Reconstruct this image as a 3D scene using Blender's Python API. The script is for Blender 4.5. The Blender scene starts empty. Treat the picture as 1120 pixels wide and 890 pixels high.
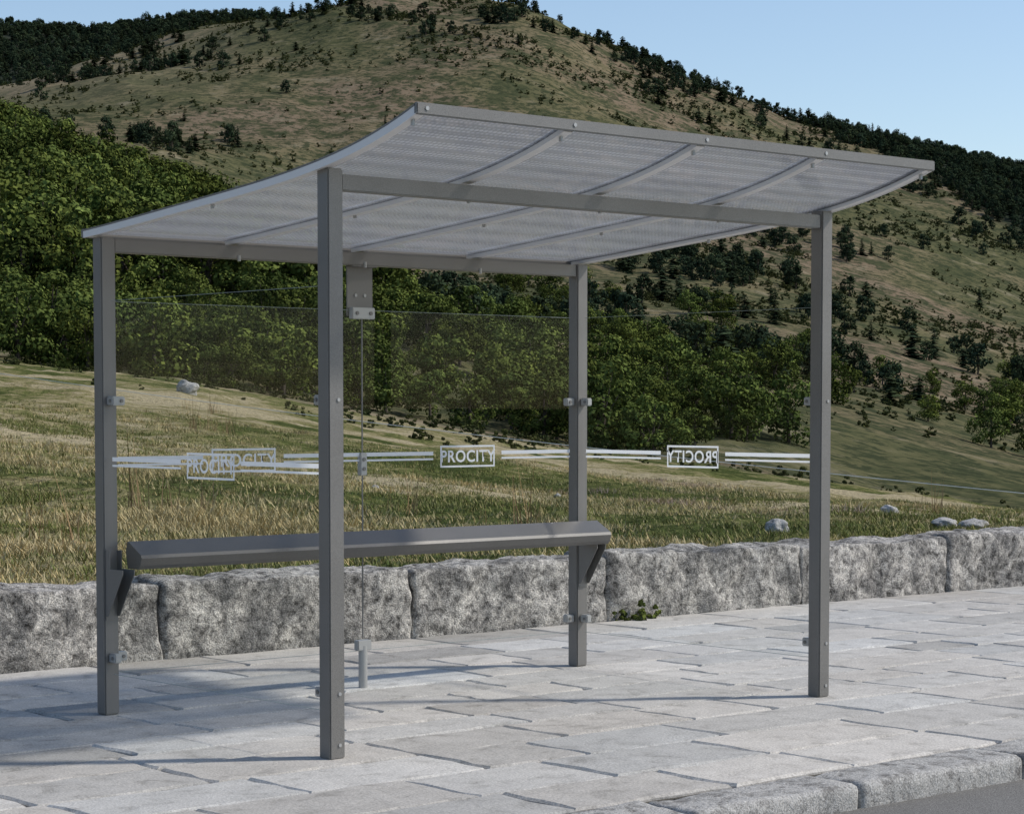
import bpy, bmesh, math, random
import numpy as np
from mathutils import Vector, noise as mnoise
random.seed(7); rng=np.random.default_rng(11)
scene=bpy.context.scene
CX,CY,CZ=-5.5925,-9.4416,1.4858
YAW,PITCH,F,PY=0.715,-0.0533,2437.0,576.3
C,S=math.cos(YAW),math.sin(YAW)

# ------------------------------------------------------------------ helpers
def link(ob,parent=None):
    scene.collection.objects.link(ob)
    if parent: ob.parent=parent
    return ob
def empty(name,loc=(0,0,0)):
    e=bpy.data.objects.new(name,None); e.location=loc; e.empty_display_size=.3
    return link(e)
def mesh_obj(name,verts,faces,mat=None,parent=None,smooth=False,do_link=True):
    me=bpy.data.meshes.new(name); me.from_pydata(verts,[],faces); me.update()
    if smooth: me.polygons.foreach_set('use_smooth',[True]*len(me.polygons))
    ob=bpy.data.objects.new(name,me)
    if mat: me.materials.append(mat)
    if do_link: link(ob,parent)
    return ob
def set_col(me,arr,name='col'):
    a=me.color_attributes.new(name,'FLOAT_COLOR','POINT')
    arr=np.asarray(arr,dtype=np.float32)
    if arr.shape[1]==3: arr=np.hstack([arr,np.ones((len(arr),1),np.float32)])
    a.data.foreach_set('color',arr.ravel())
def box(name,x0,x1,y0,y1,z0,z1,mat,parent=None,bev=0.003):
    bm=bmesh.new()
    bmesh.ops.create_cube(bm,size=1)
    for v in bm.verts:
        v.co=Vector(((x0+x1)/2+v.co.x*(x1-x0),(y0+y1)/2+v.co.y*(y1-y0),(z0+z1)/2+v.co.z*(z1-z0)))
    if bev: bmesh.ops.bevel(bm,geom=list(bm.edges),offset=bev,segments=2,affect='EDGES')
    me=bpy.data.meshes.new(name); bm.to_mesh(me); bm.free()
    me.materials.append(mat)
    return link(bpy.data.objects.new(name,me),parent)
def cyl(name,p0,p1,r,mat,parent=None,seg=20,bev=0.0):
    p0=Vector(p0);p1=Vector(p1); d=p1-p0
    bm=bmesh.new(); bmesh.ops.create_cone(bm,cap_ends=True,segments=seg,radius1=r,radius2=r,depth=d.length)
    q=d.to_track_quat('Z','Y')
    for v in bm.verts: v.co=q@v.co+(p0+p1)/2
    me=bpy.data.meshes.new(name); bm.to_mesh(me); bm.free(); me.materials.append(mat)
    return link(bpy.data.objects.new(name,me),parent)

class NT:
    def __init__(s,name):
        s.m=bpy.data.materials.new(name); s.m.use_nodes=True; s.t=s.m.node_tree; s.t.nodes.clear()
        s.out=s.n('ShaderNodeOutputMaterial')
    def n(s,t,**k):
        x=s.t.nodes.new(t)
        for a,b in k.items(): setattr(x,a,b)
        return x
    def l(s,a,b): s.t.links.new(a,b)
    def pos(s):
        g=s.n('ShaderNodeNewGeometry'); return g.outputs['Position']
    def noise(s,vec,scale,detail=4,rough=.55,dist=0):
        x=s.n('ShaderNodeTexNoise'); s.l(vec,x.inputs['Vector']); x.inputs['Scale'].default_value=scale
        x.inputs['Detail'].default_value=detail; x.inputs['Roughness'].default_value=rough
        x.inputs['Distortion'].default_value=dist; return x.outputs['Fac']
    def ramp(s,fac,stops,interp='LINEAR'):
        x=s.n('ShaderNodeValToRGB'); x.color_ramp.interpolation=interp
        el=x.color_ramp.elements
        while len(el)<len(stops): el.new(.5)
        for e,(p,c) in zip(el,stops):
            e.position=p; e.color=(c[0],c[1],c[2],1) if hasattr(c,'__len__') else (c,c,c,1)
        s.l(fac,x.inputs['Fac']); return x.outputs['Color']
    def mix(s,fac,a,b,mode='MIX'):
        x=s.n('ShaderNodeMix',data_type='RGBA',blend_type=mode)
        for sock,v in ((x.inputs[0],fac),(x.inputs[6],a),(x.inputs[7],b)):
            if isinstance(v,(int,float)): sock.default_value=v if sock.type=='VALUE' else (v,v,v,1)
            elif isinstance(v,(tuple,list)): sock.default_value=(v[0],v[1],v[2],1)
            else: s.l(v,sock)
        return x.outputs[2]
    def math(s,op,a,b=0.0,clamp=False):
        x=s.n('ShaderNodeMath',operation=op,use_clamp=clamp)
        for i,v in enumerate((a,b)):
            if isinstance(v,(int,float)): x.inputs[i].default_value=v
            else: s.l(v,x.inputs[i])
        return x.outputs[0]
    def attr(s,name):
        x=s.n('ShaderNodeAttribute'); x.attribute_name=name; return x
    def bump(s,h,strength=.5,dist=.01):
        x=s.n('ShaderNodeBump'); x.inputs['Strength'].default_value=strength; x.inputs['Distance'].default_value=dist
        s.l(h,x.inputs['Height']); return x.outputs['Normal']
    def bsdf(s,col,rough=.7,metal=0,spec=.5,normal=None):
        x=s.n('ShaderNodeBsdfPrincipled')
        for sock,v in ((x.inputs['Base Color'],col),(x.inputs['Roughness'],rough)):
            if isinstance(v,(int,float)): sock.default_value=v
            elif isinstance(v,(tuple,list)): sock.default_value=(v[0],v[1],v[2],1)
            else: s.l(v,sock)
        x.inputs['Metallic'].default_value=metal; x.inputs['Specular IOR Level'].default_value=spec
        if normal is not None: s.l(normal,x.inputs['Normal'])
        return x.outputs[0]
    def diff(s,col,normal=None):
        x=s.n('ShaderNodeBsdfDiffuse')
        if isinstance(col,(tuple,list)): x.inputs[0].default_value=(*col,1)
        else: s.l(col,x.inputs[0])
        if normal is not None: s.l(normal,x.inputs['Normal'])
        return x.outputs[0]
    def done(s,sh): s.l(sh,s.out.inputs['Surface']); return s.m

# ------------------------------------------------------------------ materials
def m_paint(name='grey_powder_coat',k=1.0):
    t=NT(name); p=t.pos()
    n=t.noise(p,500,1); n2=t.noise(p,3,3)
    c=t.ramp(n,[(.35,(.155*k,.145*k,.131*k)),(.65,(.26*k,.244*k,.222*k))])
    c=t.mix(.2,c,t.ramp(n2,[(.3,.13*k),(.7,.27*k)]))
    return t.done(t.bsdf(c,.42,.3,.45))
def m_alu():
    t=NT('satin_aluminium')
    return t.done(t.bsdf((.76,.75,.74),.4,.1))
def m_steel():
    t=NT('stainless_clamp'); return t.done(t.bsdf((.42,.415,.40),.4,.4))
def m_glass():
    t=NT('clear_safety_glass')
    tr=t.n('ShaderNodeBsdfTransparent'); tr.inputs[0].default_value=(.965,.975,.97,1)
    gl=t.n('ShaderNodeBsdfGlossy'); gl.inputs['Roughness'].default_value=.0; gl.inputs[0].default_value=(.9,.9,.9,1)
    lw=t.n('ShaderNodeLayerWeight'); lw.inputs['Blend'].default_value=.5
    fr=t.math('ADD',t.math('MULTIPLY',t.math('POWER',lw.outputs['Facing'],5.0),.8),.010,True)
    m=t.n('ShaderNodeMixShader'); t.l(fr,m.inputs[0]); t.l(tr.outputs[0],m.inputs[1]); t.l(gl.outputs[0],m.inputs[2])
    return t.done(m.outputs[0])
def m_poly():
    t=NT('twin_wall_polycarbonate'); p=t.pos()
    tr=t.n('ShaderNodeBsdfTransparent'); tr.inputs[0].default_value=(.95,.95,.95,1)
    tl=t.n('ShaderNodeBsdfTranslucent')
    vo=t.n('ShaderNodeTexVoronoi'); t.l(p,vo.inputs['Vector']); vo.inputs['Scale'].default_value=40; vo.inputs['Randomness'].default_value=.05
    c=t.ramp(vo.outputs['Distance'],[(.25,(.74,.74,.74)),(.5,(.42,.42,.42))])
    t.l(c,tl.inputs[0])
    b=t.bsdf(c,.10,0,1.0)
    m0=t.n('ShaderNodeMixShader'); m0.inputs[0].default_value=.36; t.l(tr.outputs[0],m0.inputs[1]); t.l(tl.outputs[0],m0.inputs[2])
    m=t.n('ShaderNodeMixShader'); m.inputs[0].default_value=.26; t.l(m0.outputs[0],m.inputs[1]); t.l(b,m.inputs[2])
    return t.done(m.outputs[0])
def m_white():
    t=NT('white_vinyl'); tl=t.n('ShaderNodeBsdfTranslucent'); tl.inputs[0].default_value=(.9,.9,.9,1)
    m=t.n('ShaderNodeMixShader'); m.inputs[0].default_value=.45; t.l(t.diff((.9,.9,.9)),m.inputs[1]); t.l(tl.outputs[0],m.inputs[2])
    return t.done(m.outputs[0])
def m_granite(name,kind):
    t=NT(name); p=t.pos()
    if kind=='wall':
        sp=t.noise(p,110,3,.75); big=t.noise(p,3.2,5,.6,.6); mid=t.noise(p,17,5,.72,.3)
        c=t.ramp(sp,[(.34,(.16,.156,.150)),(.52,(.44,.43,.415)),(.68,(.68,.665,.64))])
        c=t.mix(1.0,c,t.ramp(mid,[(.34,(.20,.195,.19)),(.45,(.64,.63,.62)),(.60,(1.25,1.22,1.18))]),'MULTIPLY')
        c=t.mix(1.0,c,t.ramp(big,[(.36,(.50,.50,.50)),(.60,(1.35,1.32,1.27))]),'MULTIPLY')
        h=t.math('ADD',mid,t.math('MULTIPLY',sp,.3)); nb=t.bump(h,.9,.04)
    elif kind=='slab':
        sp=t.noise(p,95,3,.75); mid=t.noise(p,6,5,.7,.5); lg=t.noise(p,.8,3,.6)
        a=t.attr('col')
        c=t.ramp(sp,[(.32,(.36,.351,.333)),(.62,(.60,.585,.555))])
        c=t.mix(1.0,c,t.ramp(mid,[(.28,(.62,.61,.59)),(.45,(.95,.94,.92)),(.7,(1.08,1.07,1.05))]),'MULTIPLY')
        c=t.mix(.5,c,t.ramp(lg,[(.35,.80),(.6,1.05)]),'MULTIPLY')
        c=t.mix(1.0,c,a.outputs['Color'],'MULTIPLY')
        h=t.math('ADD',mid,t.math('MULTIPLY',sp,.12)); nb=t.bump(h,.6,.012)
    else:
        sp=t.noise(p,120,3,.75); mid=t.noise(p,11,5,.7,.3)
        c=t.ramp(sp,[(.34,(.24,.234,.223)),(.64,(.60,.585,.56))])
        c=t.mix(1.0,c,t.ramp(mid,[(.35,(.42,.41,.40)),(.52,(.95,.94,.92))]),'MULTIPLY')
        h=t.math('ADD',mid,t.math('MULTIPLY',sp,.2)); nb=t.bump(h,.8,.02)
    return t.done(t.diff(c,nb))
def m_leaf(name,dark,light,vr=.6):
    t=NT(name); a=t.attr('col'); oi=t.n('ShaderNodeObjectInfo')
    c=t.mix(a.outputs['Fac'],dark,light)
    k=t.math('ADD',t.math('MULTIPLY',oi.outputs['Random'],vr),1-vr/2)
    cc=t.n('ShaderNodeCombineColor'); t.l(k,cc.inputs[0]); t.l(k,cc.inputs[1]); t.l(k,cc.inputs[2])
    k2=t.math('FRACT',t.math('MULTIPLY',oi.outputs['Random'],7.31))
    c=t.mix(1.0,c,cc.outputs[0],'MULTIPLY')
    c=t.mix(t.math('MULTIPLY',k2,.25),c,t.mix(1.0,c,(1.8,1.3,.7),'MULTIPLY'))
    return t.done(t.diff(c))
def m_bark():
    t=NT('bark'); n=t.noise(t.pos(),8,3)
    return t.done(t.diff(t.ramp(n,[(.3,(.05,.04,.03)),(.7,(.13,.11,.09))])))
PAINT=m_paint();BENCHP=m_paint('dark_grey_powder_coat',.72);ALU=m_alu();STEEL=m_steel();GLASS=m_glass();POLY=m_poly();WHITE=m_white();BARK=m_bark()
WALLM=m_granite('rough_granite','wall')
SLABM=m_granite('granite_slab','slab')
KERBM=m_granite('granite_kerb','kerb')
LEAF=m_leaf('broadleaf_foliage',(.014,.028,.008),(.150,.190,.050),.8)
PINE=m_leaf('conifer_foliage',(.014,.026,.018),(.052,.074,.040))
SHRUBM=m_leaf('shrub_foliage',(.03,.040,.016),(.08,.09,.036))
GRASSM=m_leaf('grass_blades',(.105,.135,.040),(.45,.38,.22),.5)
STALKM=m_leaf('dry_stalks',(.16,.11,.06),(.34,.25,.15),.4)
HEATHM=m_leaf('heather_bloom',(.16,.12,.08),(.38,.30,.26),.4)

# ------------------------------------------------------------------ terrain
def vnoise(x,y,seed=0):
    xi=np.floor(x).astype(np.int64); yi=np.floor(y).astype(np.int64); fx=x-xi; fy=y-yi
    def h(a,b):
        n=(a*374761393+b*668265263+seed*974634777)&0x7fffffff
        n=((n^(n>>13))*1274126177)&0x7fffffff
        return ((n^(n>>16))&0xffff)/65535.0
    fx=fx*fx*(3-2*fx); fy=fy*fy*(3-2*fy)
    return (h(xi,yi)*(1-fx)+h(xi+1,yi)*fx)*(1-fy)+(h(xi,yi+1)*(1-fx)+h(xi+1,yi+1)*fx)*fy
def fbm(x,y,o=4,seed=0):
    r=0;a=.5;t=0
    for i in range(o):
        r=r+a*vnoise(x,y,seed+i*17); t+=a; a*=.5; x=x*2.03+5.1; y=y*2.03+1.7
    return r/t
def e_of_v(v):
    q=(PY-v)/F; return (q+math.tan(PITCH))/(1-math.tan(PITCH)*q)
U8=[-300,0,200,350,480,620,800,960,1120,1500]
ROWS=[ # distance profile, elevation profile (angle tables of the valley seen from the road)
 ([0,480,1120],[200,150,90], U8,[392,398,418,447,470,494,515,540,563,580]),
 ([0,1],[245,245], U8,[395,400,416,442,464,486,502,545,560,570]),
 ([0,1],[345,345], U8,[335,342,342,352,374,406,440,480,515,540]),
 ([0,1],[570,570], U8,[110,178,258,315,335,350,372,402,450,500]),
 ([0,1],[1000,1000], U8,[120,135,172,205,215,232,265,305,350,420]),
 ([0,1],[1700,1700], [-300,0,60,100,150,200,260,350,430,560,700,860,1000,1120,1500],[130,100,84,72,58,42,26,14,8,19,72,137,170,198,290]),
 ([0,1],[2100,2100], [-300,0,100,200,260,430,700,860,1120,1500],[150,120,110,90,80,80,130,180,230,300]),
 ([0,1],[3000,3000], [-300,0,100,170,260,430,700,860,1120,1500],[38,44,52,42,34,60,100,150,210,290]),
 ([0,1],[5000,5000], [0,1],[250,250]),
]
def terr(X,Y,full=False):
    X=np.asarray(X,float);Y=np.asarray(Y,float)
    dx=X-CX;dy=Y-CY; lat=dx*C-dy*S; fw=dx*S+dy*C; r=np.hypot(lat,fw); th=np.arctan2(lat,fw)
    a=np.tan(np.clip(th,-.7,.7)); u=560+F*a
    D=r*np.cos(np.clip(th,-.35,.35))
    Ds=[11.74/np.maximum(C-a*S,.25)]; Hs=[np.full_like(D,.36)]
    for du,dd,vu,vv in ROWS:
        d=np.interp(u,du,dd); Ds.append(d); Hs.append(CZ+e_of_v(np.interp(u,vu,vv))*d)
    K=len(Ds); sl=[(Hs[i+1]-Hs[i])/np.maximum(Ds[i+1]-Ds[i],1) for i in range(K-1)]
    m=[sl[0]]
    for i in range(1,K-1):
        p=sl[i-1]*sl[i]; m.append(np.where(p>0,2*p/np.where(np.abs(sl[i-1]+sl[i])<1e-9,1,sl[i-1]+sl[i]),0))
    m.append(sl[-1]*0)
    h=Hs[0].copy()
    for i in range(K-1):
        w=np.maximum(Ds[i+1]-Ds[i],1); t=np.clip((D-Ds[i])/w,0,1)
        seg=(2*t**3-3*t**2+1)*Hs[i]+(t**3-2*t*t+t)*w*m[i]+(-2*t**3+3*t*t)*Hs[i+1]+(t**3-t*t)*w*m[i+1]
        h=np.where(D>=Ds[i],seg,h)
    nr_=np.clip((D-14)/25,0,1)*np.clip(4-D/100,0.3,1)
    h=h+(fbm(X/9,Y/9,4,3)-.5)*1.0*nr_+(fbm(X/1.1,Y/1.1,3,23)-.5)*.22*np.clip((D-13)/6,0,1)
    g=1-np.abs(2*fbm(X/190,Y/190,4,9)-1)
    h=h+(g-.78)*np.clip((D-300)/1100,0,1)*17+(fbm(X/30,Y/30,3,5)-.5)*np.clip((D-250)/600,0,1)*4
    w=np.clip((Y-1.97)/.22,0,1)
    h=-.3+(h+.3)*w
    if full: return h,u,D
    return h
ang=np.concatenate([np.radians(np.linspace(-180,-20,60,endpoint=False)),np.radians(np.linspace(-20,20,380,endpoint=False)),np.radians(np.linspace(20,180,60,endpoint=False))])
rad=[1.5]
while rad[-1]<5200: rad.append(rad[-1]*(1.012 if 9<rad[-1]<2300 else 1.03))
rad=np.array(rad); na,nr=len(ang),len(rad)
R,A=np.meshgrid(rad,ang,indexing='ij')
GX=CX+R*(np.sin(A)*C+np.cos(A)*S); GY=CY+R*(-np.sin(A)*S+np.cos(A)*C)
GZ,GU,GD=terr(GX,GY,True)
V=np.stack([GX,GY,GZ],-1).reshape(-1,3)
V=np.vstack([V,[[CX,CY,-.3]]])
i,j=np.meshgrid(np.arange(nr-1),np.arange(na),indexing='ij'); j2=(j+1)%na
Fc=np.stack([i*na+j,i*na+j2,(i+1)*na+j2,(i+1)*na+j],-1).reshape(-1,4)
me=bpy.data.meshes.new('hillside_terrain')
nf=len(Fc)
me.vertices.add(len(V)); me.vertices.foreach_set('co',V.ravel())
tri=np.array([[len(V)-1,(k+1)%na,k] for k in range(na)])
loops=np.concatenate([Fc[:,::-1].ravel(),tri[:,::-1].ravel()])
me.loops.add(len(loops)); me.loops.foreach_set('vertex_index',loops.astype(np.int32))
me.polygons.add(nf+na)
ls=np.concatenate([np.arange(nf)*4,nf*4+np.arange(na)*3]); me.polygons.foreach_set('loop_start',ls.astype(np.int32))
me.polygons.foreach_set('use_smooth',np.ones(nf+na,bool))
me.update(calc_edges=True); me.validate()
Df=GD.ravel();Uf=GU.ravel();Xf=GX.ravel();Yf=GY.ravel()
crest=np.interp(Uf,[0,480,1120],[200,150,90])
near=np.clip(1-(Df-crest)/60,0,1)
rf=np.clip((Df-(1690-(Uf-830)*1.5))/60,0,1)*(Df<2200)
lf=np.clip((Df-320)/40,0,1)*np.clip((600-Df)/30,0,1)*np.clip((360-Uf)/40,0,1)
ff=np.clip((Df-2200)/100,0,1)
forest=np.clip(rf+lf+ff,0,1)
dry=np.clip((330-Uf)/300,0,1)*np.clip((Df-1150)/400,0,1)
tone=fbm(Xf/120,Yf/120,5,31)
tone=np.where(near>.5,fbm(Xf/6,Yf/(9),4,41),tone)
ms=np.clip((tone-.3)/.4,0,1)
cols=np.stack([near,forest,dry],-1); cols=np.vstack([cols,[[1,0,0]]])
set_col(me,cols,'zone')
set_col(me,np.vstack([np.stack([ms]*3,-1),[[0,0,0]]]),'tone')
terrain=link(bpy.data.objects.new('hillside_terrain',me))
def m_terrain():
    t=NT('meadow_and_heath'); p=t.pos(); z=t.attr('zone'); sx=t.n('ShaderNodeSeparateColor'); t.l(z.outputs['Color'],sx.inputs[0])
    tn=t.attr('tone').outputs['Fac']
    nm=t.noise(p,1.6,4,.78); nf=t.noise(p,8,3,.75); nb=t.noise(p,.30,4,.75)
    mixn=t.math('ADD',t.math('MULTIPLY',tn,.22),t.math('ADD',t.math('MULTIPLY',nm,.44),t.math('MULTIPLY',nb,.34)))
    g=t.ramp(mixn,[(.39,(.062,.078,.026)),(.45,(.130,.138,.048)),(.51,(.25,.215,.105)),(.60,(.40,.335,.21))])
    g=t.mix(.8,g,t.ramp(nf,[(.34,.30),(.48,.85),(.65,1.15)]),'MULTIPLY')
    m2=t.noise(p,.05,5,.75); m3=t.noise(p,.24,4,.72)
    h=t.ramp(tn,[(.15,(.112,.108,.054)),(.5,(.165,.138,.078)),(.85,(.19,.143,.096))])
    h=t.mix(t.ramp(m2,[(.42,.9),(.52,0.0)]),h,(.060,.068,.034))
    h=t.mix(t.ramp(m3,[(.44,.9),(.51,0.0)]),h,(.042,.050,.027))
    h=t.mix(t.ramp(m2,[(.57,0.0),(.68,.6)]),h,(.27,.23,.155))
    h=t.mix(t.math('MULTIPLY',sx.outputs[2],.45),h,(.36,.30,.20))
    h=t.mix(t.math('MULTIPLY',sx.outputs[1],.92),h,(.022,.032,.024))
    c=t.mix(sx.outputs[0],h,g)
    return t.done(t.diff(c,t.bump(t.math('ADD',t.math('MULTIPLY',nm,.6),nf),.8,.12)))
me.materials.append(m_terrain())

def world(u,D):
    a=(u-560)/F; X=CX+a*D*C+D*S; Y=CY-a*D*S+D*C; return X,Y
def at_pixel_ground(u,v,d0=13.0,d1=420):
    Ds=np.geomspace(d0,d1,900); X,Y=world(u,Ds); h=terr(X,Y); e=(h-CZ)/Ds
    k=np.argmax(e>=e_of_v(v)); 
    return X[k],Y[k],h[k],Ds[k]

# ------------------------------------------------------------------ prototypes (instanced)
def leaves(centers,dirs,size,seed):
    r=np.random.default_rng(seed); n=len(centers)
    nn=dirs+r.normal(0,.42,(n,3)); nn/=np.linalg.norm(nn,axis=1)[:,None]
    t=r.normal(0,1,(n,3)); t-=nn*(t*nn).sum(1)[:,None]; t/=np.linalg.norm(t,axis=1)[:,None]
    b=np.cross(nn,t); s=(size*r.uniform(.6,1.35,n))[:,None]
    v=np.stack([centers-t*s*.6,centers+b*s*.45-t*s*.05,centers+t*s*.7,centers-b*s*.45+t*s*.1],1).reshape(-1,3)
    return v
def tube(pts,rad,seg=6):
    vs=[];fs=[]
    for k,(p,r) in enumerate(zip(pts,rad)):
        for q in range(seg):
            a=2*math.pi*q/seg; vs.append((p[0]+r*math.cos(a),p[1]+r*math.sin(a),p[2]))
    for k in range(len(pts)-1):
        for q in range(seg):
            a=k*seg+q;b=k*seg+(q+1)%seg; fs.append((a,b,b+seg,a+seg))
    return vs,fs
def finish_proto(name,tv,tf,lv,lc,mats,coll):
    nT=len(tv); verts=list(map(tuple,tv))+[tuple(x) for x in lv]
    nl=len(lv)//4
    faces=list(tf)+[(nT+4*k,nT+4*k+1,nT+4*k+2,nT+4*k+3) for k in range(nl)]
    ob=mesh_obj(name,verts,faces,do_link=False)
    for m in mats: ob.data.materials.append(m)
    mi=[1]*len(tf)+[0]*nl; ob.data.polygons.foreach_set('material_index',mi)
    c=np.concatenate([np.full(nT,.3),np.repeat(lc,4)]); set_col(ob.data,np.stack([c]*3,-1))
    coll.objects.link(ob); return ob
def broadleaf(name,seed,coll,wide=.45,low=.12,n=2200,leaf=.045,trunk=True,mat=None,nc=22,cr=(.12,.2)):
    r=np.random.default_rng(seed)
    tv,tf=[],[]
    if trunk:
        tv,tf=tube([(0,0,-.05),(.01,0,.2),(.0,.02,.45),(.02,0,.8)],[.035,.028,.02,.006])
    cl=[]
    for k in range(nc):
        # clumps sit on an egg-shaped dome so the crown reads as rounded, with dark gaps between clumps
        zz=r.uniform(0.02,1); ph=2*math.pi*(k*.618+r.uniform(-.07,.07))
        env=math.sin(math.pi*min(1,(zz*.80+.16)))**.6
        rr=wide*env*(.55+.3*r.uniform(0,1))*(.35 if k%5==0 else 1)
        cl.append((rr*math.cos(ph),rr*math.sin(ph),low+.1+(1-low-.2)*zz,r.uniform(*cr)))
        if trunk and k<9:
            b=cl[-1]; z0=r.uniform(.15,.5)
            a,f=tube([(0,0,z0),(b[0]*.5,b[1]*.5,(z0+b[2])/2),(b[0],b[1],b[2])],[.014,.008,.003],4)
            o=len(tv); tv=list(tv)+a; tf=list(tf)+[tuple(x+o for x in q) for q in f]
    cen=[];dr=[];lc=[]
    for x,y,z,q in cl:
        m=n//nc; d=r.normal(0,1,(m,3)); d/=np.linalg.norm(d,axis=1)[:,None]
        rad_=q*r.uniform(.65,1.08,m)**.6
        rad_*=1+.25*np.sin(d[:,0]*7+x*30)*np.cos(d[:,1]*6+y*20)
        cen.append(np.array([x,y,z])+d*rad_[:,None]*[1,1,.8]); dr.append(d+[0,0,.3])
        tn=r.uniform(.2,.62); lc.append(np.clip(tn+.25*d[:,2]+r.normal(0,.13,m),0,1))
    cen=np.vstack(cen);dr=np.vstack(dr);lc=np.concatenate(lc)
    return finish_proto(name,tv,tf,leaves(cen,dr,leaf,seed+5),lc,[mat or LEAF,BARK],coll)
def conifer(name,seed,coll,n_tiers=20,w=.2,ex=.7):
    r=np.random.default_rng(seed); tv,tf=tube([(0,0,-.05),(0,0,.5),(0,0,1.0)],[.022,.013,.002])
    lv=[];lc=[]
    for k in range(n_tiers):
        z=.03+.95*k/n_tiers; L=w*(1-z)**ex*r.uniform(.7,1.2)+.015
        for b in range(int(10-5*z)):
            ph=r.uniform(0,2*math.pi); l=L*r.uniform(.6,1.25); d=np.array([math.cos(ph),math.sin(ph),0]);sd=np.array([-d[1],d[0],0])
            for q in range(2):
                a0,a1=q/2*.9,(q+1.25)/2; wd=.38*l*(1-.4*a0)+.01; dz=-.3*l
                p0=d*l*a0+[0,0,z+dz*a0+r.normal(0,.006)]; p1=d*l*a1+[0,0,z+dz*a1*.8+r.normal(0,.01)]; mid=(p0+p1)/2
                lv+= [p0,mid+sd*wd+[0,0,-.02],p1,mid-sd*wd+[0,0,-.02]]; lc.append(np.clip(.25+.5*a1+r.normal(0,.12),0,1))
    return finish_proto(name,tv,tf,np.array(lv),np.array(lc),[PINE,BARK],coll)
def tuft(name,seed,coll,n=18,h=.16,sp=.09,w=.006,dryb=.5,lean=.7,mat=None):
    r=np.random.default_rng(seed); lv=[];lc=[]
    for k in range(n):
        b=np.array([*r.normal(0,sp,2),-.01]); ph=r.uniform(0,6.28); d=np.array([math.cos(ph),math.sin(ph),0]); sd=np.array([-d[1],d[0],0])
        hh=h*r.uniform(.4,1.2); l=lean*hh*r.uniform(.2,1.3); p2=b+d*l+[0,0,hh]
        lv+=[b-sd*w,b+sd*w,p2+sd*w*.2,p2-sd*w*.2]
        c=np.clip(r.normal(dryb,.25),0,1); lc+=[c]
    return finish_proto(name,[],[],np.array(lv),np.array(lc),[mat or GRASSM],coll)
def scatter(name,coll,pts,scale,idx=None):
    n=len(pts); me=bpy.data.meshes.new(name); me.vertices.add(n); me.vertices.foreach_set('co',np.asarray(pts,dtype=np.float32).ravel())
    me.attributes.new('sc','FLOAT','POINT').data.foreach_set('value',np.asarray(scale,dtype=np.float32))
    me.attributes.new('rz','FLOAT','POINT').data.foreach_set('value',rng.uniform(0,6.28,n).astype(np.float32))
    if idx is None: idx=rng.integers(0,len(coll.objects),n)
    me.attributes.new('idx','INT','POINT').data.foreach_set('value',np.asarray(idx,dtype=np.int32))
    ob=link(bpy.data.objects.new(name,me))
    ng=bpy.data.node_groups.new(name,'GeometryNodeTree')
    ng.interface.new_socket('Geometry',in_out='INPUT',socket_type='NodeSocketGeometry'); ng.interface.new_socket('Geometry',in_out='OUTPUT',socket_type='NodeSocketGeometry')
    N=ng.nodes; gi=N.new('NodeGroupInput');go=N.new('NodeGroupOutput'); ip=N.new('GeometryNodeInstanceOnPoints'); ci=N.new('GeometryNodeCollectionInfo')
    ci.inputs['Collection'].default_value=coll; ci.inputs['Separate Children'].default_value=True; ci.inputs['Reset Children'].default_value=True
    def na_(nm,dt):
        x=N.new('GeometryNodeInputNamedAttribute'); x.data_type=dt; x.inputs['Name'].default_value=nm; return x.outputs['Attribute']
    cx=N.new('ShaderNodeCombineXYZ'); L=ng.links
    L.new(na_('rz','FLOAT'),cx.inputs['Z']); L.new(gi.outputs[0],ip.inputs['Points']); L.new(ci.outputs[0],ip.inputs['Instance'])
    ip.inputs['Pick Instance'].default_value=True; L.new(na_('idx','INT'),ip.inputs['Instance Index']); L.new(cx.outputs[0],ip.inputs['Rotation'])
    L.new(na_('sc','FLOAT'),ip.inputs['Scale']); L.new(ip.outputs[0],go.inputs[0])
    md=ob.modifiers.new('scatter','NODES'); md.node_group=ng
    return ob
NC=bpy.data.collections.new
cB=NC('broadleaf_kinds'); cP=NC('mixed_pine_kinds'); cS=NC('shrub_kinds'); cG=NC('grass_kinds'); cW=NC('stalk_kinds'); cH=NC('heather_kinds')
for k in range(5): broadleaf('broadleaf_%d'%k,20+k,cB,wide=[.56,.46,.62,.54,.5][k],low=-.06)
for k in range(3): conifer('conifer_%d'%k,40+k,cP,w=[.28,.34,.40][k],ex=[.7,.55,.45][k])
for k in range(4): broadleaf('round_pine_%d'%k,50+k,cP,wide=[.5,.42,.58,.46][k],low=-.05,n=900,leaf=.075,mat=PINE,nc=15)
for k in range(2): broadleaf('shrub_%d'%k,60+k,cS,wide=.65,low=-.2,n=260,leaf=.17,trunk=False,mat=SHRUBM,nc=10)
for k in range(5): tuft('tuft_%d'%k,80+k,cG,n=22,dryb=[.1,.2,.45,.7,.95][k],h=[.042,.036,.042,.042,.06][k],w=.0045,sp=.08,lean=1.2)
for k in range(3): tuft('stalk_%d'%k,90+k,cW,n=9,dryb=.5,h=.6,sp=.07,w=.006,lean=.3,mat=STALKM)
for k in range(2): tuft('heather_%d'%k,95+k,cH,n=50,dryb=.6,h=.10,sp=.12,w=.005,lean=1.2,mat=HEATHM)
def sample(n,d0,d1,u0,u1):
    D=np.sqrt(rng.uniform(d0*d0,d1*d1,n)); u=rng.uniform(u0,u1,n); X,Y=world(u,D); return X,Y,u,D
def place(X,Y,sink=.0):
    return np.stack([X,Y,terr(X,Y)-sink],-1)
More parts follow.
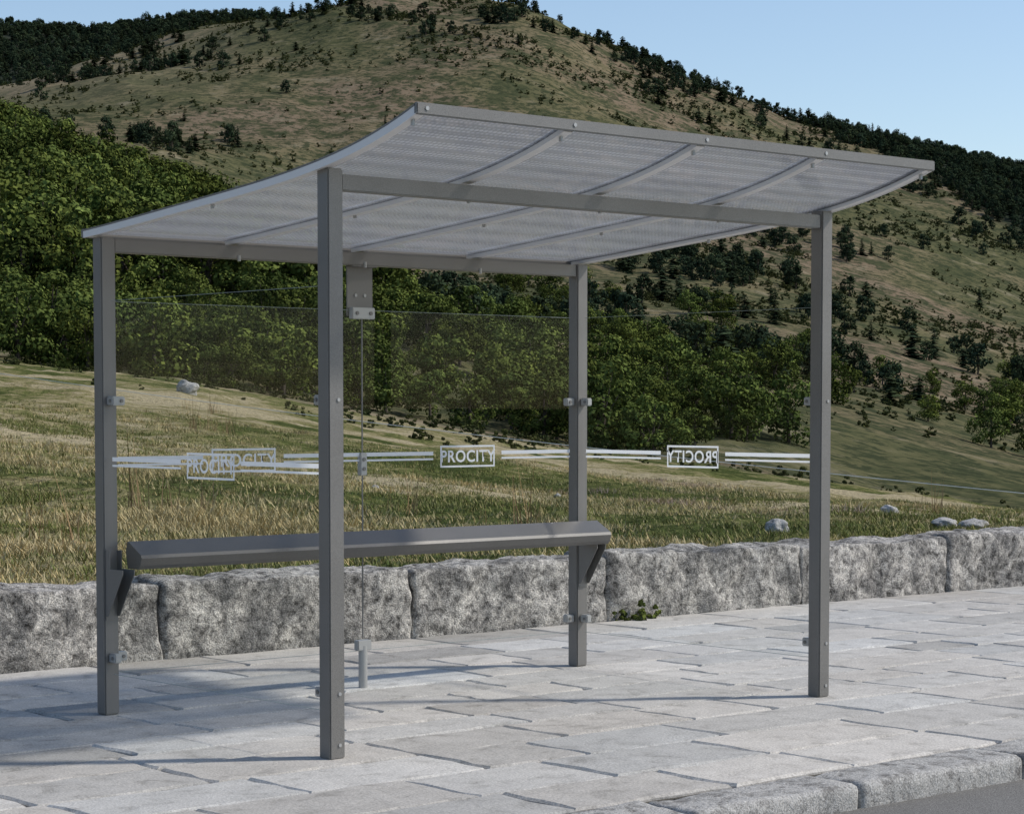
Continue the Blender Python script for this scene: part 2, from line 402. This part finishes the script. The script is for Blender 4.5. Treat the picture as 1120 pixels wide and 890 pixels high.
def thin(X,Y,dmin):
    keep=[];g={}
    for k,(x,y) in enumerate(zip(X,Y)):
        a,b=int(x//dmin),int(y//dmin); ok=True
        for i_ in (-1,0,1):
            for j_ in (-1,0,1):
                for (px,py) in g.get((a+i_,b+j_),()):
                    if (px-x)**2+(py-y)**2<dmin*dmin: ok=False;break
                if not ok: break
            if not ok: break
        if ok: g.setdefault((a,b),[]).append((x,y)); keep.append(k)
    return np.array(keep,int)
# belt of broadleaf trees behind the meadow
X,Y,u,D=sample(3000,232,352,-400,880)
k=thin(X,Y,5.6); X,Y,u,D=X[k],Y[k],u[k],D[k]
n=fbm(X/18,Y/18,3,2); m=(n>.38+np.clip((u-540)/300,0,1)*.15)
X,Y,u,D=X[m],Y[m],u[m],D[m]
scatter('tree_belt',cB,place(X,Y),rng.uniform(4.2,9.8,len(X)))
# forest on the left spur
X,Y,u,D=sample(7000,345,630,-500,450); k=thin(X,Y,7.0); X,Y,u,D=X[k],Y[k],u[k],D[k]
m=(u<410-np.clip((D-450)/150,0,1)*125+60*(fbm(X/30,Y/30,3,4)-.5)); X,Y,u,D=X[m],Y[m],u[m],D[m]
scatter('hillside_forest',cB,place(X,Y),rng.uniform(9,17,len(X)))
# mixed trees behind the belt
X,Y,u,D=sample(3000,345,760,260,1150); k=thin(X,Y,5.5); X,Y,u,D=X[k],Y[k],u[k],D[k]
n=fbm(X/45,Y/45,3,6); pr=np.clip((n-.46)*7,0,1)*np.clip(1.3-(D-330)/280,0.05,1)*np.where(u>860,.3,1)
m=rng.uniform(0,1,len(X))<pr; X,Y,u,D=X[m],Y[m],u[m],D[m]
con=rng.uniform(0,1,len(X))<.45
scatter('mixed_grove',cP,place(X[con],Y[con]),rng.uniform(5,10,con.sum()))
con=~con; scatter('hillside_grove',cB,place(X[con],Y[con]),rng.uniform(4.5,9.5,con.sum()))
# mountain pines
X,Y,u,D=sample(9000,640,1720,-100,1250); n=fbm(X/80,Y/80,4,8)
pr=np.clip((n-.59)*12,0,1)*.5+.004; pr=np.where((D>1620)&(u>380)&(u<620),np.clip((n-.45)*6,0,1)*.6,pr)
pr=np.where((D>1250)&(u>700),np.clip((n-.46)*8,.03,1)*.6,pr); pr=np.where((D<1000)&(u>850),np.clip((n-.54)*10,0.01,1)*.35,pr)
m=rng.uniform(0,1,len(X))<pr; a1=np.stack([X[m],Y[m]],-1)
X,Y,u,D=sample(14000,1000,1760,820,1350); m=D>1690-(u-830)*1.5+260*(fbm(X/70,Y/70,3,12)-.5); a2=np.stack([X[m],Y[m]],-1)
P=np.vstack([a1,a2]); k=thin(P[:,0],P[:,1],5.5); P=P[k]
scatter('mountain_pines',cP,place(P[:,0],P[:,1]),rng.uniform(5.5,10.5,len(P)))
X,Y,u,D=sample(7000,2200,3040,-300,330); k=thin(X,Y,10); X,Y=X[k],Y[k]
scatter('ridge_forest',cP,place(X,Y),rng.uniform(10,17,len(X)))
# scrub
X,Y,u,D=sample(34000,360,1720,-100,1250); n=fbm(X/50,Y/50,4,10); m=rng.uniform(0,1,len(X))<np.clip((n-.45)*5,0.02,.9)*np.where(u<300,.6,1)
X,Y,D=X[m],Y[m],D[m]
scatter('mountain_scrub',cS,place(X,Y,.1),rng.uniform(.6,2.1,len(X))*(.7+D/1800))
# small bushes along the upper meadow
X,Y,u,D=sample(900,90,238,-150,1250); n=fbm(X/14,Y/14,3,14); m=n>.53; X,Y,D=X[m],Y[m],D[m]
scatter('meadow_bushes',cS,place(X,Y,.05),rng.uniform(.2,.9,len(X))*(.4+D/250))
# meadow grass
D=13*(60/13.)**rng.uniform(0,1,45000)**.85; u=rng.uniform(-150,1280,45000); X,Y=world(u,D)
m=(Y>2.33); X,Y,D=X[m],Y[m],D[m]
n=fbm(X/2.6,Y/2.6,4,20); dens=rng.uniform(0,1,len(X))<(.20+1.4*np.abs(n-.5)*2); X,Y,D,n=X[dens],Y[dens],D[dens],n[dens]
idx=np.clip(((n-.36)*13+rng.normal(0,.9,len(n))),0,4).astype(int)
scatter('meadow_grass',cG,place(X,Y,.0),rng.uniform(.5,1.6,len(X))*(1+.006*D),idx)
sx_=[];
for (uu,vv,n_,s_) in ((228,470,12,.6),(236,452,6,.6),(180,560,4,.3),(60,600,5,.3),(430,560,3,.25),(1010,560,3,.2),(560,575,4,.25)):
    x,y,z,d=at_pixel_ground(uu,vv)
    for q in range(n_): sx_.append((x+random.gauss(0,s_),y+random.gauss(0,s_)))
sx_=np.array(sx_); sx_=sx_[sx_[:,1]>2.35]; scatter('dry_stalks',cW,place(sx_[:,0],sx_[:,1]),rng.uniform(.4,1.1,len(sx_)))
sx_=[]
for (uu,vv,n_,s_) in ((752,532,26,.7),(735,552,16,.6),(690,545,8,.7),(840,560,5,.5)):
    x,y,z,d=at_pixel_ground(uu,vv)
    for q in range(n_): sx_.append((x+random.gauss(0,s_),y+random.gauss(0,s_*1.3)))
sx_=np.array(sx_); sx_=sx_[sx_[:,1]>2.4]; scatter('heather_patch',cH,place(sx_[:,0],sx_[:,1]),rng.uniform(.6,1.4,len(sx_)))

# ------------------------------------------------------------------ boulders
BOULD=m_granite('lichen_boulder','kerb')
def boulder(u,v,w,h):
    x,y,z,d=at_pixel_ground(u,v); sw=w/F*d; sh=h/F*d
    bm=bmesh.new(); bmesh.ops.create_icosphere(bm,subdivisions=4,radius=1)
    for q in bm.verts:
        p=q.co.copy(); f=1+.35*mnoise.noise(p*1.3+Vector((u,v,0)))+.12*mnoise.noise(p*4+Vector((v,0,0)))
        q.co=Vector((p.x*f*sw/2,p.y*f*sw/2.4,p.z*f*sh*.62+sh*.25))
    me=bpy.data.meshes.new('boulder'); bm.to_mesh(me); bm.free(); me.materials.append(BOULD)
    me.polygons.foreach_set('use_smooth',[True]*len(me.polygons))
    o=link(bpy.data.objects.new('boulder',me)); o.location=(x,y,z); o.rotation_euler=(0,0,u)
for b in ((206,430,24,16),(850,583,26,17),(1065,578,34,12),(1034,577,30,11),(973,560,18,9),(410,535,9,5),(610,545,8,5),(150,505,10,6)): boulder(*b)

# ------------------------------------------------------------------ paving
PAVE_Y0,PAVE_Y1=-3.40,1.85
verts=[];faces=[];vc=[]
def slab(x0,x1,y0,y1,ztop,col,jit=.012):
    g=.008
    x0+=g;x1-=g;y0+=g;y1-=g
    per=[]
    nx=max(3,int((x1-x0)/.12)); ny=4
    for k in range(nx): per.append((x0+(x1-x0)*k/nx,y0))
    for k in range(ny): per.append((x1,y0+(y1-y0)*k/ny))
    for k in range(nx): per.append((x1-(x1-x0)*k/nx,y1))
    for k in range(ny): per.append((x0,y1-(y1-y0)*k/ny))
    per=[(px+random.uniform(-jit,jit),py+random.uniform(-jit,jit)) for px,py in per]
    cx_,cy_=(x0+x1)/2,(y0+y1)/2; o=len(verts); n=len(per)
    tx,ty=random.gauss(0,.002),random.gauss(0,.004)
    for lv,(ins,z) in enumerate(((0,-.05),(0,-.011),(.014,0.0))):
        for px,py in per:
            dx,dy=cx_-px,cy_-py; L=math.hypot(dx,dy)
            verts.append((px+dx/L*ins,py+dy/L*ins,ztop+z+tx*(px-cx_)+ty*(py-cy_)+(random.uniform(-.002,.001) if lv==2 else 0)))
            vc.append(col)
    verts.append((cx_,cy_,ztop+.002)); vc.append(col)
    for lv in range(2):
        for k in range(n):
            a=o+lv*n+k;b=o+lv*n+(k+1)%n; faces.append((a,b,b+n,a+n))
    for k in range(n): faces.append((o+2*n+k,o+2*n+(k+1)%n,o+3*n))
y=PAVE_Y0; rows=[]
while y<PAVE_Y1-.2:
    w=random.choice([.34,.40,.45,.5]); 
    if PAVE_Y1-(y+w)<.25: w=PAVE_Y1-y
    rows.append((y,y+w)); y+=w
for (y0,y1) in rows:
    x=-9+random.uniform(0,.8)
    while x<20:
        L=random.uniform(.5,1.15)
        b=random.uniform(.86,1.10); 
        if random.random()<.12: b*=.76
        wm=random.uniform(-.01,.04)
        slab(x,x+L,y0,y1,random.uniform(-.002,.002),(b*(1+wm),b,b*(1-wm)),.014)
        x+=L
pav=mesh_obj('stone_paving',verts,faces,SLABM); set_col(pav.data,vc)
t=NT('joint_grit'); p=t.pos(); n=t.noise(p,60,3,.7)
GRIT=t.done(t.diff(t.ramp(n,[(.3,(.05,.047,.038)),(.7,(.15,.14,.12))])))
mesh_obj('paving_bed',[(-30,-3.41,-.020),(60,-3.41,-.020),(60,1.95,-.020),(-30,1.95,-.020)],[(0,1,2,3)],GRIT)
def rough_block(name,x0,x1,y0,y1,z0,z1,res,amp,bevel,mat,parent,seed,freq=3.0):
    nx=max(2,int((x1-x0)/res));ny=max(2,int((y1-y0)/res));nz=max(2,int((z1-z0)/res))
    bm=bmesh.new(); vm={}
    def gv(i,j,k):
        key=(i,j,k)
        if key not in vm:
            x=x0+(x1-x0)*i/nx; y=y0+(y1-y0)*j/ny; z=z0+(z1-z0)*k/nz
            cx_=min(max(x,x0+bevel),x1-bevel);cy_=min(max(y,y0+bevel),y1-bevel);cz_=min(max(z,z0),z1-bevel)
            d=Vector((x-cx_,y-cy_,z-cz_)); c=Vector((cx_,cy_,cz_))
            nrm=d.normalized() if d.length>1e-6 else Vector((0,0,1))
            pz=c+nrm*bevel if d.length>1e-6 else Vector((x,y,z))
            s=Vector((seed*7.3,seed*3.1,0))
            f=mnoise.fractal(pz*freq+s,.9,2.1,5)*amp+ (mnoise.noise(pz*freq*.45+s))*amp*1.1
            vm[key]=bm.verts.new(pz+nrm*f)
        return vm[key]
    for i in range(nx):
        for j in range(ny): bm.faces.new([gv(i,j,nz),gv(i+1,j,nz),gv(i+1,j+1,nz),gv(i,j+1,nz)])
        for k in range(nz):
            bm.faces.new([gv(i,0,k),gv(i+1,0,k),gv(i+1,0,k+1),gv(i,0,k+1)])
            bm.faces.new([gv(i+1,ny,k),gv(i,ny,k),gv(i,ny,k+1),gv(i+1,ny,k+1)])
    for j in range(ny):
        for k in range(nz):
            bm.faces.new([gv(0,j+1,k),gv(0,j,k),gv(0,j,k+1),gv(0,j+1,k+1)])
            bm.faces.new([gv(nx,j,k),gv(nx,j+1,k),gv(nx,j+1,k+1),gv(nx,j,k+1)])
    me=bpy.data.meshes.new(name); bm.to_mesh(me); bm.free(); me.materials.append(mat)
    me.polygons.foreach_set('use_smooth',[True]*len(me.polygons))
    return link(bpy.data.objects.new(name,me),parent)
wall=empty('granite_wall')
jx=[-9,-7.2,-5.5,-3.6,-1.9,-.2,1.49,3.37,5.10,7.14,8.9,10.7,12.6,14.4,16.3,18.2,20,22]
for k in range(len(jx)-1):
    vis=-1<=jx[k]<11
    rough_block('block_%d'%(k+1),jx[k]+.002,jx[k+1]-.002,1.86+random.uniform(-.01,.01),2.34,-.06,.455+random.uniform(-.012,.012),.028 if vis else .12,.032,.035,WALLM,wall,k+1,3.8)
kerb=empty('granite_kerb'); x=-9.0;k=0
while x<20:
    L=random.uniform(.75,1.15); rough_block('kerb_stone_%d'%(k+1),x+.005,x+L-.005,-3.72+random.uniform(-.01,.01),-3.415,-.2,-.002,.025 if -2<x<6 else .1,.012,.03,KERBM,kerb,k+40); x+=L;k+=1
t=NT('asphalt'); p=t.pos(); n=t.noise(p,160,3,.8); n2=t.noise(p,2,3)
c=t.ramp(n,[(.3,(.09,.087,.080)),(.5,(.21,.203,.19)),(.72,(.40,.385,.36))]); c=t.mix(.4,c,t.ramp(n2,[(.3,.6),(.7,1.0)]),'MULTIPLY')
ASPH=t.done(t.diff(c,t.bump(n,.6,.008)))
mesh_obj('asphalt_road',[(-60,-16,-.105),(80,-16,-.105),(80,-3.70,-.105),(-60,-3.70,-.105)],[(0,1,2,3)],ASPH)
cV=NC('weed_kinds'); broadleaf('weed_0',77,cV,wide=.8,low=-.1,n=240,leaf=.16,trunk=False,nc=8,mat=LEAF)
scatter('wall_weed',cV,np.array([[5.35,1.80,-.01],[5.52,1.82,-.01],[5.2,1.82,-.01]]),[.17,.12,.10])

# ------------------------------------------------------------------ bus shelter
W,DP,HF,HB=3.1077,1.8351,2.488,2.305
sh=empty('bus_shelter')
ps=.04
def post(name,x,y,h):
    box(name,x-ps,x+ps,y-ps,y+ps,0,h,PAINT,sh,.006)
post('post_back_left',0,0,HB);post('post_front_left',0,-DP,HF);post('post_back_right',W,0,HB);post('post_front_right',W,-DP,HF)
TP=[-.08,.45,.9,1.35,1.76,2.1,2.3,2.50]; ZP=[2.327,2.365,2.405,2.444,2.487,2.553,2.604,2.669]
CO=np.polyfit(TP,ZP,4)
def cubic(t): return float(np.polyval(CO,t))
def sweep(name,x0,x1,ta,tb,zo0,zo1,mat,parent=sh,n=44):
    vs=[];fs=[]
    for q in np.linspace(ta,tb,n):
        dz=(cubic(q+.01)-cubic(q-.01))/.02; L=math.hypot(1,dz); nt,nz=-dz/L,1/L
        for (xx,zo) in ((x0,zo0),(x1,zo0),(x1,zo1),(x0,zo1)):
            vs.append((xx,-(q+nt*zo),cubic(q)+nz*zo))
    for k in range(n-1):
        for q in range(4):
            a=k*4+q;b=k*4+(q+1)%4; fs.append((a,a+4,b+4,b))
    fs.append((0,1,2,3)); fs.append(tuple(reversed([(n-1)*4+q for q in range(4)])))
    return mesh_obj(name,vs,fs,mat,parent)
XL,XR=-.055,W+.055
rx=[XL+.02+(XR-XL-.04)*k/4 for k in range(5)]
for k in range(4):
    sweep('roof_panel_%d'%(k+1),rx[k]+.004,rx[k+1]-.004,-.07,2.485,.0,.010,POLY)
for k in range(5):
    if k in (0,4):
        sweep('edge_profile_%d'%k,rx[k]-.021,rx[k]+.021,-.08,2.49,-.018,-.002,ALU)
        sweep('edge_cap_%d'%k,rx[k]-.03,rx[k]+.02,-.085,2.495,.012,.020,PAINT)
        sweep('edge_side_%d'%k,rx[k]-.029 if k==0 else rx[k]+.022,rx[k]-.0225 if k==0 else rx[k]+.03,-.085,2.495,-.02,.0115,ALU)
    else:
        sweep('roof_rib_%d'%k,rx[k]-.025,rx[k]+.025,-.06,2.478,-.022,-.002,ALU)
        sweep('rib_cap_%d'%k,rx[k]-.018,rx[k]+.018,-.06,2.48,.012,.02,ALU)
def bar_at(name,t0,t1,z0,z1,mat,x0=XL,x1=XR): return box(name,x0,x1,-t1,-t0,z0,z1,mat,sh,.004)
zf=cubic(2.5)
bar_at('front_trim',2.482,2.505,zf-.026,zf+.022,PAINT,XL-.01,XR+.01)
bar_at('rear_trim',-.105,-.082,cubic(-.08)-.02,cubic(-.08)+.022,PAINT,XL-.01,XR+.01)
bar_at('front_beam',DP-.03,DP+.03,2.398,2.466,PAINT,.041,W-.041)
bar_at('rear_beam',-.03,.03,2.235,2.302,PAINT,.041,W-.041)
for k in range(5):
    for tt_,dz in ((2.44,-.042),(DP,-.112),(1.0,-.036),(0.03,-.11)):
        if k in(0,4) and tt_ in(DP,0.03): continue
        z=cubic(tt_)+dz; cyl('roof_bolt_%d_%d'%(k,int(tt_*100)),(rx[k],-tt_,z),(rx[k],-tt_,z+.03),.009,STEEL,sh,8)
for k in (0,1,2,3,4):
    for tt_ in (.5,1.2,2.0): cyl('cap_screw_%d_%d'%(k,int(tt_*10)),(rx[k],-tt_,cubic(tt_)+.015),(rx[k],-tt_,cubic(tt_)+.03),.009,STEEL,sh,8)
for k in (0,1,2,3): cyl('trim_screw',(rx[k]+.02,-2.509,zf),(rx[k]+.02,-2.503,zf),.009,STEEL,sh,10)
t=NT('glass_edge'); GEDGE=t.done(t.bsdf((.26,.30,.28),.3,0,.3))
MX=W/2
def glassx(name,x0,x1,z0=.2,z1=2.0):
    mesh_obj(name,[(x0,0,z0),(x1,0,z0),(x1,0,z1),(x0,0,z1)],[(0,1,2,3)],GLASS,sh)
    box(name+'_top_edge',x0,x1,-.002,.002,z1,z1+.002,GEDGE,sh,0); box(name+'_bottom_edge',x0,x1,-.002,.002,z0-.002,z0,GEDGE,sh,0)
def glassy(name,x,y0,y1,z0=.2,z1=2.0):
    mesh_obj(name,[(x,y0,z0),(x,y1,z0),(x,y1,z1),(x,y0,z1)],[(0,1,2,3)],GLASS,sh)
    box(name+'_top_edge',x-.002,x+.002,y0,y1,z1,z1+.002,GEDGE,sh,0); box(name+'_bottom_edge',x-.002,x+.002,y0,y1,z0-.002,z0,GEDGE,sh,0)
    box(name+'_front_edge',x-.002,x+.002,y0-.002,y0,z0,z1,GEDGE,sh,0)
glassx('rear_pane_1',.062,MX-.004);glassx('rear_pane_2',MX+.004,W-.062)
glassy('side_pane_left',0,-DP+.062,-.062);glassy('side_pane_right',W,-DP+.062,-.062)
box('hanger_plate',MX-.085,MX+.085,.016,.024,1.97,2.236,PAINT,sh,.002)
box('hanger_foot',MX-.085,MX+.085,-.03,.03,2.228,2.2345,PAINT,sh,.002)
box('hanger_clamp',MX-.075,MX+.075,-.02,.0155,1.955,2.015,STEEL,sh,.004)
for q in(-.045,.045):
    cyl('hanger_screw',(MX+q,-.026,1.985),(MX+q,-.018,1.985),.010,PAINT,sh,10)
for q in(-.03,.03): cyl('plate_bolt',(MX+q,.010,2.08),(MX+q,.017,2.08),.009,STEEL,sh,10)
box('joint_clamp',MX-.022,MX+.022,-.016,.016,1.13,1.25,STEEL,sh,.004)
for z in(1.165,1.215): cyl('joint_screw',(MX,-.021,z),(MX,-.014,z),.010,PAINT,sh,10)
cyl('foot_tube',(MX,0,0),(MX,0,.225),.024,STEEL,sh,24)
box('foot_fork',MX-.045,MX+.045,-.02,.02,.2,.255,STEEL,sh,.004)
box('pane_joint_seal',MX-.0025,MX+.0025,-.0035,.0035,.26,1.955,PAINT,sh,0)
def clampx(x,y,sx,z):
    a,b=(x+sx*.0405,x+sx*.10); box('pane_clamp',min(a,b),max(a,b),y-.019,y+.019,z-.022,z+.022,STEEL,sh,.005)
    cyl('clamp_screw',(x+sx*.078,y-.024,z),(x+sx*.078,y-.018,z),.009,PAINT,sh,10)
def clampy(x,y,sy,z):
    a,b=(y+sy*.0405,y+sy*.10); box('pane_clamp',x-.019,x+.019,min(a,b),max(a,b),z-.022,z+.022,STEEL,sh,.005)
    cyl('clamp_screw',(x-.024,y+sy*.078,z),(x-.018,y+sy*.078,z),.009,PAINT,sh,10)
for z in(1.521,.278):
    clampx(0,0,1,z);clampx(W,0,-1,z);clampy(0,0,-1,z);clampy(W,0,-1,z);clampy(0,-DP,1,z);clampy(W,-DP,1,z)
    for (x,y) in((0,-DP),(W,-DP),(0,0),(W,0)):
        cyl('post_bolt',(x+.01,y-.0445,z),(x+.01,y-.0395,z),.008,STEEL,sh,12)
for (x,y) in((0,-DP),(W,-DP)): cyl('post_bolt',(x+.01,y-.0445,.06),(x+.01,y-.0395,.06),.008,STEEL,sh,12)
def text(name,loc,rot,size):
    cu=bpy.data.curves.new(name,'FONT'); cu.body='PROCITY'; cu.size=size; cu.align_x='CENTER'; cu.align_y='CENTER'; cu.extrude=.0; cu.offset=.0016; cu.space_character=1.08
    cu.materials.append(WHITE); o=bpy.data.objects.new(name,cu); o.location=loc; o.rotation_euler=rot; link(o,sh); return o
def decal(tag,axis,c0,a0,a1,off,z,flip=False):
    def strip(n,p0,p1,z0,z1):
        if axis=='x': mesh_obj(n,[(p0,off,z0),(p1,off,z0),(p1,off,z1),(p0,off,z1)],[(0,1,2,3)],WHITE,sh)
        else: mesh_obj(n,[(off,-p0,z0),(off,-p1,z0),(off,-p1,z1),(off,-p0,z1)],[(0,1,2,3)],WHITE,sh)
    hw=.195;hh=.060;th=.010
    strip(tag+'_frame_top',c0-hw,c0+hw,z+hh-th,z+hh);strip(tag+'_frame_bottom',c0-hw,c0+hw,z-hh,z-hh+th)
    strip(tag+'_frame_left',c0-hw,c0-hw+th,z-hh+th,z+hh-th);strip(tag+'_frame_right',c0+hw-th,c0+hw,z-hh+th,z+hh-th)
    for (p0,p1) in((a0,c0-hw-.05),(c0+hw+.05,a1)):
        strip(tag+'_band',p0,p1,z+.008,z+.028); strip(tag+'_thin_band',p0,p1,z-.018,z-.008)
    rz=0 if axis=='x' else (math.pi/2 if flip else -math.pi/2)
    text(tag+'_lettering',(c0,off,z-.003) if axis=='x' else (off,-c0,z-.003),(math.pi/2,0,rz),.090)
ZD=1.222
decal('logo_rear_1','x',.80,.065,MX-.02,-.003,ZD);decal('logo_rear_2','x',2.28,MX+.02,W-.065,-.003,ZD)
decal('logo_left','y',DP/2+.0,.065,DP-.065,-.003,ZD);decal('logo_right','y',DP/2,.065,DP-.065,W+.003,ZD,True)

# ------------------------------------------------------------------ lean bench
bench=empty('lean_bench')
prof=[(.085,.79),(.095,.838),(.108,.843),(.222,.782),(.229,.766),(.218,.730),(.200,.712),(.10,.712)]
x0,x1=.055,W+.05
vs=[(x0,-a,b) for a,b in prof]+[(x1,-a,b) for a,b in prof]; n=len(prof)
fs=[(k,(k+1)%n,(k+1)%n+n,k+n) for k in range(n)]+[tuple(range(n-1,-1,-1)),tuple(range(n,2*n))]
mesh_obj('lean_bar',vs,fs,BENCHP,bench)
for tag,x in(('left',0),('right',W)):
    for q,dx in enumerate((-.034,.03)):
        pr=[(.041,.80),(.084,.80),(.084,.7115),(.20,.7115),(.20,.69),(.062,.48),(.041,.48)]
        vs=[(x+dx,-a,b) for a,b in pr]+[(x+dx+.004,-a,b) for a,b in pr]; n=len(pr)
        fs=[(k,(k+1)%n,(k+1)%n+n,k+n) for k in range(n)]+[tuple(range(n-1,-1,-1)),tuple(range(n,2*n))]
        mesh_obj('bracket_%s_%d'%(tag,q+1),vs,fs,PAINT,bench)
    box('bracket_plate_'+tag,x-.034,x+.034,-.046,-.0412,.46,.81,PAINT,bench,.001)

# ------------------------------------------------------------------ fence wire
t=NT('galvanised_wire'); WIRE=t.done(t.bsdf((.75,.75,.72),.5,.2))
fence=empty('wire_fence')
pa=np.array([*world(-60,46),0.0]);pb=np.array([*world(1330,24),0.0])
pa[2]=terr(pa[0],pa[1])+1.0; pb[2]=CZ+e_of_v(560)*24
cu=bpy.data.curves.new('strand','CURVE'); cu.dimensions='3D'; sp=cu.splines.new('POLY'); sp.points.add(20)
for k in range(21):
    f=k/20; q=pa*(1-f)+pb*f; q[2]-=.5*f*(1-f); sp.points[k].co=(*q,1)
cu.bevel_depth=.005; cu.materials.append(WIRE); link(bpy.data.objects.new('strand',cu),fence)
for q in (pa,pb):
    g=float(terr(q[0],q[1])); cyl('post',(q[0],q[1],g-.2),(q[0],q[1],q[2]+.08),.045,BARK,fence,10)

# ------------------------------------------------------------------ light, sky, camera
to_sun=Vector((.82,-.57,0)).normalized(); el=math.radians(43)
to_sun=Vector((to_sun.x*math.cos(el),to_sun.y*math.cos(el),math.sin(el)))
sd=bpy.data.lights.new('sun','SUN'); sd.energy=3.4; sd.angle=math.radians(3.0); sd.color=(1,.955,.89)
so=link(bpy.data.objects.new('sun',sd)); so.rotation_euler=to_sun.to_track_quat('Z','Y').to_euler(); so.location=(0,0,30)
w=bpy.data.worlds.new('World'); scene.world=w; w.use_nodes=True; nt=w.node_tree
bg=nt.nodes['Background']; sk=nt.nodes.new('ShaderNodeTexSky'); sk.sky_type='NISHITA'; sk.sun_disc=False
sk.sun_elevation=el; sk.sun_rotation=math.atan2(to_sun.x,to_sun.y); sk.air_density=1.0; sk.dust_density=1.0; sk.ozone_density=1.2; sk.altitude=600
nt.links.new(sk.outputs[0],bg.inputs[0]); bg.inputs[1].default_value=.15
cam=bpy.data.cameras.new('camera'); co=link(bpy.data.objects.new('camera',cam)); scene.camera=co
co.location=(CX,CY,CZ); co.rotation_euler=(math.pi/2+PITCH,0,-YAW)
cam.sensor_fit='HORIZONTAL'; cam.sensor_width=36; cam.lens=F/1120*36; cam.shift_y=131.3/1120; cam.clip_start=.1; cam.clip_end=20000
scene.view_settings.view_transform='Standard'; scene.view_settings.look='None'; scene.view_settings.exposure=0
